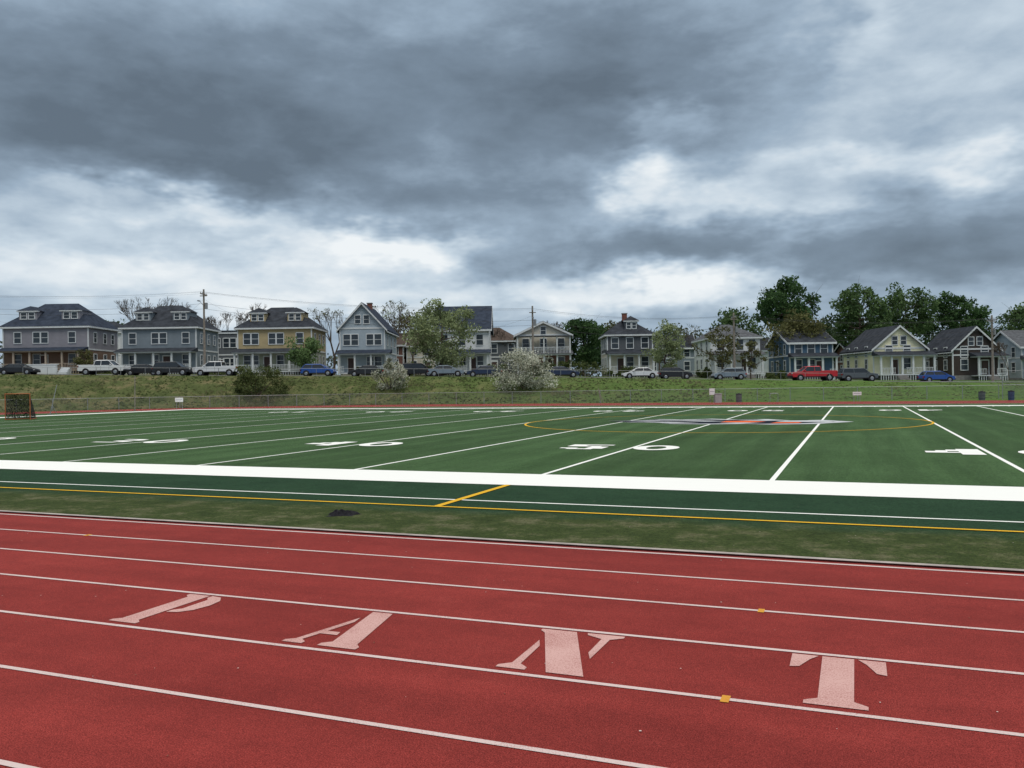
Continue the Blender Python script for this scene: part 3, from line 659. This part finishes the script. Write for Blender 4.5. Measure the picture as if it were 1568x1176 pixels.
# ------------------------------------------------------------------ poles, wires
WOOD=mat('weathered_wood',(0.24,0.21,0.18),.9,.2,3,spec=.05); WIRE=mat('wire',(0.06,0.06,0.065),.6,.1,2); GALV=mat('galvanised_steel',(0.30,0.31,0.32),.5,.1,4,metal=.5)
poles=[(-84,113,11.6),(U(314,113),113,11.6),(U(817,113.5),113.5,9.6),(U(1125,113),113,9.0),(64,113,9),(100,113,9)]
att=[]
for (u,v,h) in poles:
    z=H(u,v); P=empty('utility_pole',(u,v,z)); b=MB(); b.tube((0,0,-.3),(0,0,h),.17,.11,9); b.box(-.06,.06,-1.2,1.2,h-.75,h-.62); b.box(-.45,.45,-.21,-.12,h-.95,h-.84)
    b.obj('pole_and_crossarm',[WOOD],P); b=MB()
    for y in(-1.1,-.5,.5,1.1): b.tube((0,y,h-.62),(0,y,h-.42),.05,.03,6)
    b.tube((.32,0,h-2.6),(.32,0,h-1.8),.19,.19,10); b.obj('transformer_and_insulators',[GALV],P)
    b=MB(); b.tube((0,-.1,h-2.2),(0,-1.6,h-1.7),.035,.03,6); b.box(-.12,.12,-2.1,-1.55,h-1.78,h-1.66); b.obj('street_lamp_arm',[GALV],P)
    att.append((u,v,z+h))
b=MB()
def wire(p,q,sag,r=.018,n=14):
    pr=None
    for i in range(n+1):
        t=i/n; x=Vector(p).lerp(Vector(q),t); x.z-=sag*4*t*(1-t)
        if pr is not None: b.tube(pr,x,r,r,3)
        pr=x
for (p,q) in zip(att[:-1],att[1:]):
    for y,dz in((-1.1,-.42),(-.5,-.42),(1.1,-.42),(0,-1.9),(0.05,-2.6)):
        wire((p[0],p[1]+y,p[2]+dz),(q[0],q[1]+y,q[2]+dz),.8 if dz>-1 else 1.0,.009 if dz>-1 else .016)
for pi,(tx,ty,tz) in ((1,(-34,122,10.6)),(1,(-50,122,11)),(2,(4.9,130,9.5)),(2,(-7,124,10)),(3,(32,123,8)),(3,(17,124,8.6)),(0,(-66,122,11.2)),(4,(55,122,6.5))):
    p=att[pi]; wire((p[0],p[1],p[2]-1.3),(tx,ty,tz),.5,.009,8)
b.obj('power_lines',[WIRE])
# ------------------------------------------------------------------ chain link fence at the foot of the bank
m,nt,N,L,bs=nt_new('chain_link'); bs.inputs['Base Color'].default_value=(.15,.16,.16,1); bs.inputs['Roughness'].default_value=.6
tc=N.new('ShaderNodeTexCoord'); sx=N.new('ShaderNodeSeparateXYZ'); L.new(tc.outputs['Object'],sx.inputs[0])
def diag(sg):
    a=mth('ADD',sx.outputs[0],mth('MULTIPLY',sx.outputs[2],sg)); return mth('GREATER_THAN',mth('ABSOLUTE',mth('SUBTRACT',mth('FRACT',mth('MULTIPLY',a,11.0)),.5)),.45)
msk=mth('MAXIMUM',diag(1.0),diag(-1.0))
tr=N.new('ShaderNodeBsdfTransparent'); mx=N.new('ShaderNodeMixShader'); L.new(msk,mx.inputs[0]); L.new(tr.outputs[0],mx.inputs[1]); L.new(bs.outputs[0],mx.inputs[2]); L.new(mx.outputs[0],nt.nodes['Material Output'].inputs['Surface'])
CHAIN=m
P=empty('chain_link_fence',(0,0,0)); b=MB(); c2=MB(); pr=None
for u in np.arange(-96,100,3.0):
    v=vf(u)-1.0; z=0.0
    b.tube((u,v,-.2),(u,v,1.3),.035,.035,6)
    if pr is not None:
        b.tube((pr[0],pr[1],1.25),(u,v,1.25),.022,.022,5); c2.poly([(pr[0],pr[1],.03),(u,v,.03),(u,v,1.22),(pr[0],pr[1],1.22)])
    pr=(u,v)
b.obj('posts_and_rail',[GALV],P); c2.obj('mesh',[CHAIN],P)
P=empty('enclosure_fence',(0,0,0)); b=MB(); c2=MB(); pts=[(43.6,75.5),(45.6,75.5),(47.6,75.5),(49.6,75.5),(52,75.5),(55,75.5)]
for i,(u,v) in enumerate(pts):
    b.tube((u,v,0),(u,v,2.6),.035,.03,6)
    if i:
        p=pts[i-1]
        for z in(2.55,1.3): b.tube((p[0],p[1],z),(u,v,z),.02,.02,5)
        c2.poly([(p[0],p[1],.03),(u,v,.03),(u,v,2.5),(p[0],p[1],2.5)])
b.obj('posts_and_rails',[GALV],P); c2.obj('mesh',[CHAIN],P)
P=empty('street_guard_fence',(0,0,0)); b=MB(); pr=None
for u in np.arange(-60,40,3.0):
    v=104.2; z=H(u,v); b.tube((u,v,z-.2),(u,v,z+.95),.03,.03,5)
    if pr: b.tube((pr[0],pr[1],pr[2]+.93),(u,v,z+.93),.022,.022,4)
    pr=(u,v,z)
b.obj('posts_and_rail',[GALV],P)

# ------------------------------------------------------------------ small things
ORG=mat('goal_orange_paint',(0.42,0.13,0.05),.5,.1,5)
NET,nt,N,L,bs=nt_new('goal_net'); bs.inputs['Base Color'].default_value=(.012,.012,.014,1); bs.inputs['Roughness'].default_value=.9
tc=N.new('ShaderNodeTexCoord'); w=N.new('ShaderNodeTexVoronoi'); w.feature='DISTANCE_TO_EDGE'; w.inputs['Scale'].default_value=14; L.new(tc.outputs['Object'],w.inputs['Vector'])
msk=mth('LESS_THAN',w.outputs['Distance'],.17)
tr=N.new('ShaderNodeBsdfTransparent'); mx=N.new('ShaderNodeMixShader'); L.new(msk,mx.inputs[0]); L.new(tr.outputs[0],mx.inputs[1]); L.new(bs.outputs[0],mx.inputs[2]); L.new(mx.outputs[0],nt.nodes['Material Output'].inputs['Surface'])
P=empty('lacrosse_goal',(-34.9,59.9,.02),R(-4)); b=MB()
s=.915
b.tube((-s,0,0),(-s,0,1.83),.03,.03,8);b.tube((s,0,0),(s,0,1.83),.03,.03,8);b.tube((-s-.03,0,1.83),(s+.03,0,1.83),.03,.03,8)
b.tube((-s,0,.03),(0,2.1,.03),.03,.03,6);b.tube((s,0,.03),(0,2.1,.03),.03,.03,6); b.obj('pipe_frame',[ORG],P)
b=MB(); b.poly([(-s,0,0.03),(-s,0,1.8),(0,2.1,.05)]); b.poly([(s,0,0.03),(s,0,1.8),(0,2.1,.05)]); b.poly([(-s,0,1.8),(s,0,1.8),(0,2.1,.05)]); b.obj('net',[NET],P)
def sign(px,v,w,h,zc):
    P=empty('notice_sign',(U(px,v),v,0)); b=MB(); b.box(-w/2,w/2,-.03,0,zc-h/2,zc+h/2); b.obj('panel',[mat('sign_white',(0.75,0.75,0.74),.5,.05,3)],P)
    b=MB(); b.tube((-w*.35,.05,0),(-w*.35,.05,zc+h/2),.025,.025,6);b.tube((w*.35,.05,0),(w*.35,.05,zc+h/2),.025,.025,6)
    b.box(-w*.4,w*.4,-.034,-.031,zc-.02,zc+.02); b.obj('posts',[GALV],P)
sign(274,85,.8,.42,1.0); sign(1090,80,.5,.6,1.05); sign(1312,74,.75,.3,.75)
def barrel(name,px,v,m_,h=.9,r=.3):
    P=empty(name,(U(px,v),v,0)); b=MB(); b.tube((0,0,0),(0,0,h),r*.9,r,16)
    for z in(.25,.6): b.tube((0,0,h*z),(0,0,h*z+.04),r*1.04,r*1.04,16)
    b.obj('drum',[m_],P); b=MB(); b.tube((0,0,h+.001),(0,0,h+.06),r*1.06,r*1.0,16); b.tube((0,0,h+.06),(0,0,h+.12),r*.5,r*.3,12); b.obj('lid',[BUM],P)
barrel('trash_barrel',1131,80,mat('barrel_grey',(0.12,0.13,0.13),.6,.1,3),.75,.28); barrel('trash_barrel',1548,72,mat('barrel_blue',(0.05,0.08,0.14),.5,.1,3),.75,.25); barrel('trash_barrel',1503,74,mat('barrel_dark',(0.10,0.11,0.12),.5,.1,3),.7,.28)
b=MB(); b.box(-.3,.3,-.25,.25,0,.8); b.box(-.33,.33,-.28,.28,.8,.88); b.box(-.2,.2,-.26,-.252,.15,.6); b.obj('utility_box',[mat('cabinet_grey',(0.35,0.35,0.34),.6,.1,3)],None,(U(1099,80),80,0),bevel=.02)
b=MB(); b.tube((0,0,0),(0.05,0,3.4),.05,.04,8); b.box(-.12,.12,-.12,.12,0,.05); b.tube((-.02,0,3.2),(.28,0,3.25),.025,.02,6); b.obj('net_post',[WOOD],None,(U(206,81),81,.01))
b=MB(); b.tube((0,0,0),(.62,0,2.55),.035,.03,8); b.box(-.15,.15,-.15,.15,0,.06); b.tube((.2,0,.85),(.45,.3,.02),.02,.02,5); b.obj('corner_flag_post',[GALV],None,(U(76,73),73,.01))
b=MB(); b.tube((0,0,0),(-.25,0,1.5),.06,.05,6); b.tube((.3,0,0),(-.1,0,.9),.04,.04,6); b.obj('wooden_stake',[WOOD],None,(U(920,86),86,.0))
b=MB()
for x in(0,.75): b.tube((x,0,0),(x,0,.8),.025,.025,6)
b.tube((0,0,.78),(.75,0,.78),.03,.03,6); b.tube((0,0,.02),(0,.5,.02),.025,.025,6); b.tube((.75,0,.02),(.75,.5,.02),.025,.025,6)
b.obj('track_hurdle',[GALV],None,(U(1160,84),80,.01))
def cloth():
    n=44; b=MB()
    for j in range(n):
        for i in range(n):
            x=(i/(n-1)-.5);y=(j/(n-1)-.5)
            r=math.hypot(x*1.0,y*1.1)*2; e=max(0,1-r**4)
            h=e*(.036+.020*math.sin(x*19+3*math.sin(y*9))+.014*math.sin(y*25+x*12)+.010*math.sin(x*47+y*31))+.03*math.exp(-((x+.2)**2+(y-.05)**2)*90)
            a=math.atan2(y,x); k=1+.10*math.sin(3*a+1)+.10*math.sin(5*a)+.05*math.sin(11*a)
            if abs(a)<.5: k*=1.25-.5*abs(a)
            b.v.append((x*.40*k,y*.30*k,max(.0,h)))
    for j in range(n-1):
        for i in range(n-1): b.f.append([j*n+i,j*n+i+1,(j+1)*n+i+1,(j+1)*n+i]); b.m.append(0)
    b.obj('dropped_jacket',[mat('black_fabric',(0.015,0.014,0.018),.9,.4,25)],None,(U(525,12.6)-.02,12.5,.016),smooth=True)
cloth()
b=MB(); rg=random.Random(3)
for i in range(300):
    X=rg.uniform(-14,6);Y=rg.uniform(2.6,9.2) if i<190 else rg.uniform(9.6,14); s=rg.uniform(.003,.009); a=rg.uniform(0,6.28); z=.0145 if i<190 else .03
    b.poly([(X+s*math.cos(a+k*1.57)*rg.uniform(.6,1.2),Y+s*math.sin(a+k*1.57),z) for k in range(4)],0 if rg.random()<.6 else 1)
b.obj('fallen_petals',[mat('petal_white',(0.6,0.5,0.46),.8,.1,5),mat('grit_brown',(0.12,0.08,0.05),.9,.2,5)],None,rz=RZ)

# ------------------------------------------------------------------ world: overcast sky
SEL=R(58); SRO=R(160)
wd=bpy.data.worlds.new('World'); scene.world=wd; wd.use_nodes=True
nt=wd.node_tree; N=nt.nodes; L=nt.links; N.clear()
out=N.new('ShaderNodeOutputWorld'); bg=N.new('ShaderNodeBackground'); L.new(bg.outputs[0],out.inputs[0])
sky=N.new('ShaderNodeTexSky'); sky.sky_type='NISHITA'; sky.sun_disc=False; sky.sun_elevation=SEL; sky.sun_rotation=SRO
tc=N.new('ShaderNodeTexCoord'); D=tc.outputs['Generated']
sx=N.new('ShaderNodeSeparateXYZ'); L.new(D,sx.inputs[0]); x,y,z=sx.outputs
az=mth('ARCTAN2',x,y); el=mth('ARCSINE',z)
mp=N.new('ShaderNodeMapping'); mp.inputs['Scale'].default_value=(1,1,2.2); L.new(D,mp.inputs['Vector']); S=mp.outputs[0]
def wn(vec,scale,detail,rough,dist=0):
    n=N.new('ShaderNodeTexNoise'); n.inputs['Scale'].default_value=scale;n.inputs['Detail'].default_value=detail;n.inputs['Roughness'].default_value=rough;n.inputs['Distortion'].default_value=dist
    L.new(vec,n.inputs['Vector']); return n
wv=wn(S,8,4,.62); sc=N.new('ShaderNodeSeparateColor'); L.new(wv.outputs['Color'],sc.inputs[0])
azw=mth('MULTIPLY_ADD',mth('SUBTRACT',sc.outputs[0],.5),.22,az); elw=mth('MULTIPLY_ADD',mth('SUBTRACT',sc.outputs[1],.5),.11,el)
zz=mth('ADD',mth('MAXIMUM',z,0.0),.16)
cb_=N.new('ShaderNodeCombineXYZ'); L.new(mth('DIVIDE',x,zz),cb_.inputs[0]); L.new(mth('DIVIDE',y,zz),cb_.inputs[1]); cb_.inputs[2].default_value=7.1
n1=wn(cb_.outputs[0],1.6,6,.52,.3).outputs['Fac']; n2=wn(S,10,7,.56,.15).outputs['Fac']
B=mth('MULTIPLY_ADD',mth('SUBTRACT',n1,.5),.50,.53); B=mth('MULTIPLY_ADD',mth('SUBTRACT',n2,.5),.60,B)
blobs=[(560,170,420,105,-.42),(120,180,270,70,-.20),(1370,378,300,42,-.34),(900,400,200,28,-.24),(1000,120,130,80,-.18),(310,318,110,24,.52),(110,300,60,18,.22),
(560,355,80,18,.36),(650,380,80,20,.52),(985,270,50,34,.52),(1050,310,80,30,.26),(1420,70,200,80,.18),(1310,40,40,40,.22),(1530,235,70,24,.42),(1350,240,90,16,.26),(150,425,520,42,.36),(650,448,300,24,.22),(1030,452,150,22,.42),(1190,300,110,26,.24),(1040,180,45,26,.32),(450,390,60,16,.22),(330,240,200,20,-.14)]
for px,py,sx_,sy_,a in blobs:
    A=math.atan((px-784)/1300); E=math.atan((591-.0154*(px-784)-py)/1300*math.cos(A)); ca=math.cos(A)
    dx=mth('DIVIDE',mth('SUBTRACT',azw,A),sx_/1300*ca*ca*1.3); dy=mth('DIVIDE',mth('SUBTRACT',elw,E),sy_/1300*1.3)
    g=mth('EXPONENT',mth('MULTIPLY',mth('ADD',mth('MULTIPLY',dx,dx),mth('MULTIPLY',dy,dy)),-1.0))
    B=mth('MULTIPLY_ADD',g,a,B)
col=ramp(B,[(0.0,(0.125,0.165,0.210)),(0.28,(0.205,0.270,0.345)),(0.5,(0.34,0.44,0.55)),(0.74,(0.58,0.68,0.77)),(1.0,(0.90,0.94,0.96))])
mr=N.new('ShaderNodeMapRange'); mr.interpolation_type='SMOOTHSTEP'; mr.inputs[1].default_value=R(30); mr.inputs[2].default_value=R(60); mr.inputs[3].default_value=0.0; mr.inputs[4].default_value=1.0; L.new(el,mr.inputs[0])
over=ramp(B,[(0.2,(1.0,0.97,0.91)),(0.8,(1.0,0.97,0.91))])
ov=N.new('ShaderNodeVectorMath'); ov.operation='SCALE'; L.new(over,ov.inputs[0]); L.new(mth('MULTIPLY_ADD',B,.8,1.1),ov.inputs['Scale'])  # overhead sky above the view, brightened to add light on the ground
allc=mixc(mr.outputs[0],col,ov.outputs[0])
sk=N.new('ShaderNodeVectorMath'); sk.operation='SCALE'; L.new(sky.outputs[0],sk.inputs[0]); sk.inputs['Scale'].default_value=.08
f=mixc(0.06,allc,sk.outputs[0])
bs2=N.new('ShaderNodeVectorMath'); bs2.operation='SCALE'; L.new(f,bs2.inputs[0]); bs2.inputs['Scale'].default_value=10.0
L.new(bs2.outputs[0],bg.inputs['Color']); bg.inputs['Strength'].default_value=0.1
# sun
sl=bpy.data.lights.new('sun','SUN'); sl.energy=1.0; sl.angle=R(25); sl.color=(1,.96,.88)
so=bpy.data.objects.new('sun',sl); COL.objects.link(so)
sdv=Vector((math.sin(SRO)*math.cos(SEL),math.cos(SRO)*math.cos(SEL),math.sin(SEL))); so.rotation_euler=sdv.to_track_quat('Z','Y').to_euler(); so.location=(0,0,50)

# ------------------------------------------------------------------ camera
cam=bpy.data.cameras.new('camera'); co=bpy.data.objects.new('camera',cam); COL.objects.link(co)
cam.sensor_width=36; cam.lens=36*1300/1568; cam.clip_end=3000; cam.clip_start=.05
pitch=math.atan(3/1300); roll=.0154
fw=Vector((0,math.cos(pitch),math.sin(pitch))); rt=Vector((1,0,0)); up=rt.cross(fw)
r2=rt*math.cos(roll)-up*math.sin(roll); u2=rt*math.sin(roll)+up*math.cos(roll)
M=Matrix((( r2.x,u2.x,-fw.x,0),(r2.y,u2.y,-fw.y,0),(r2.z,u2.z,-fw.z,1.87),(0,0,0,1)))
co.matrix_world=M
scene.camera=co
scene.view_settings.view_transform='Standard'; scene.view_settings.look='None'; scene.view_settings.exposure=0
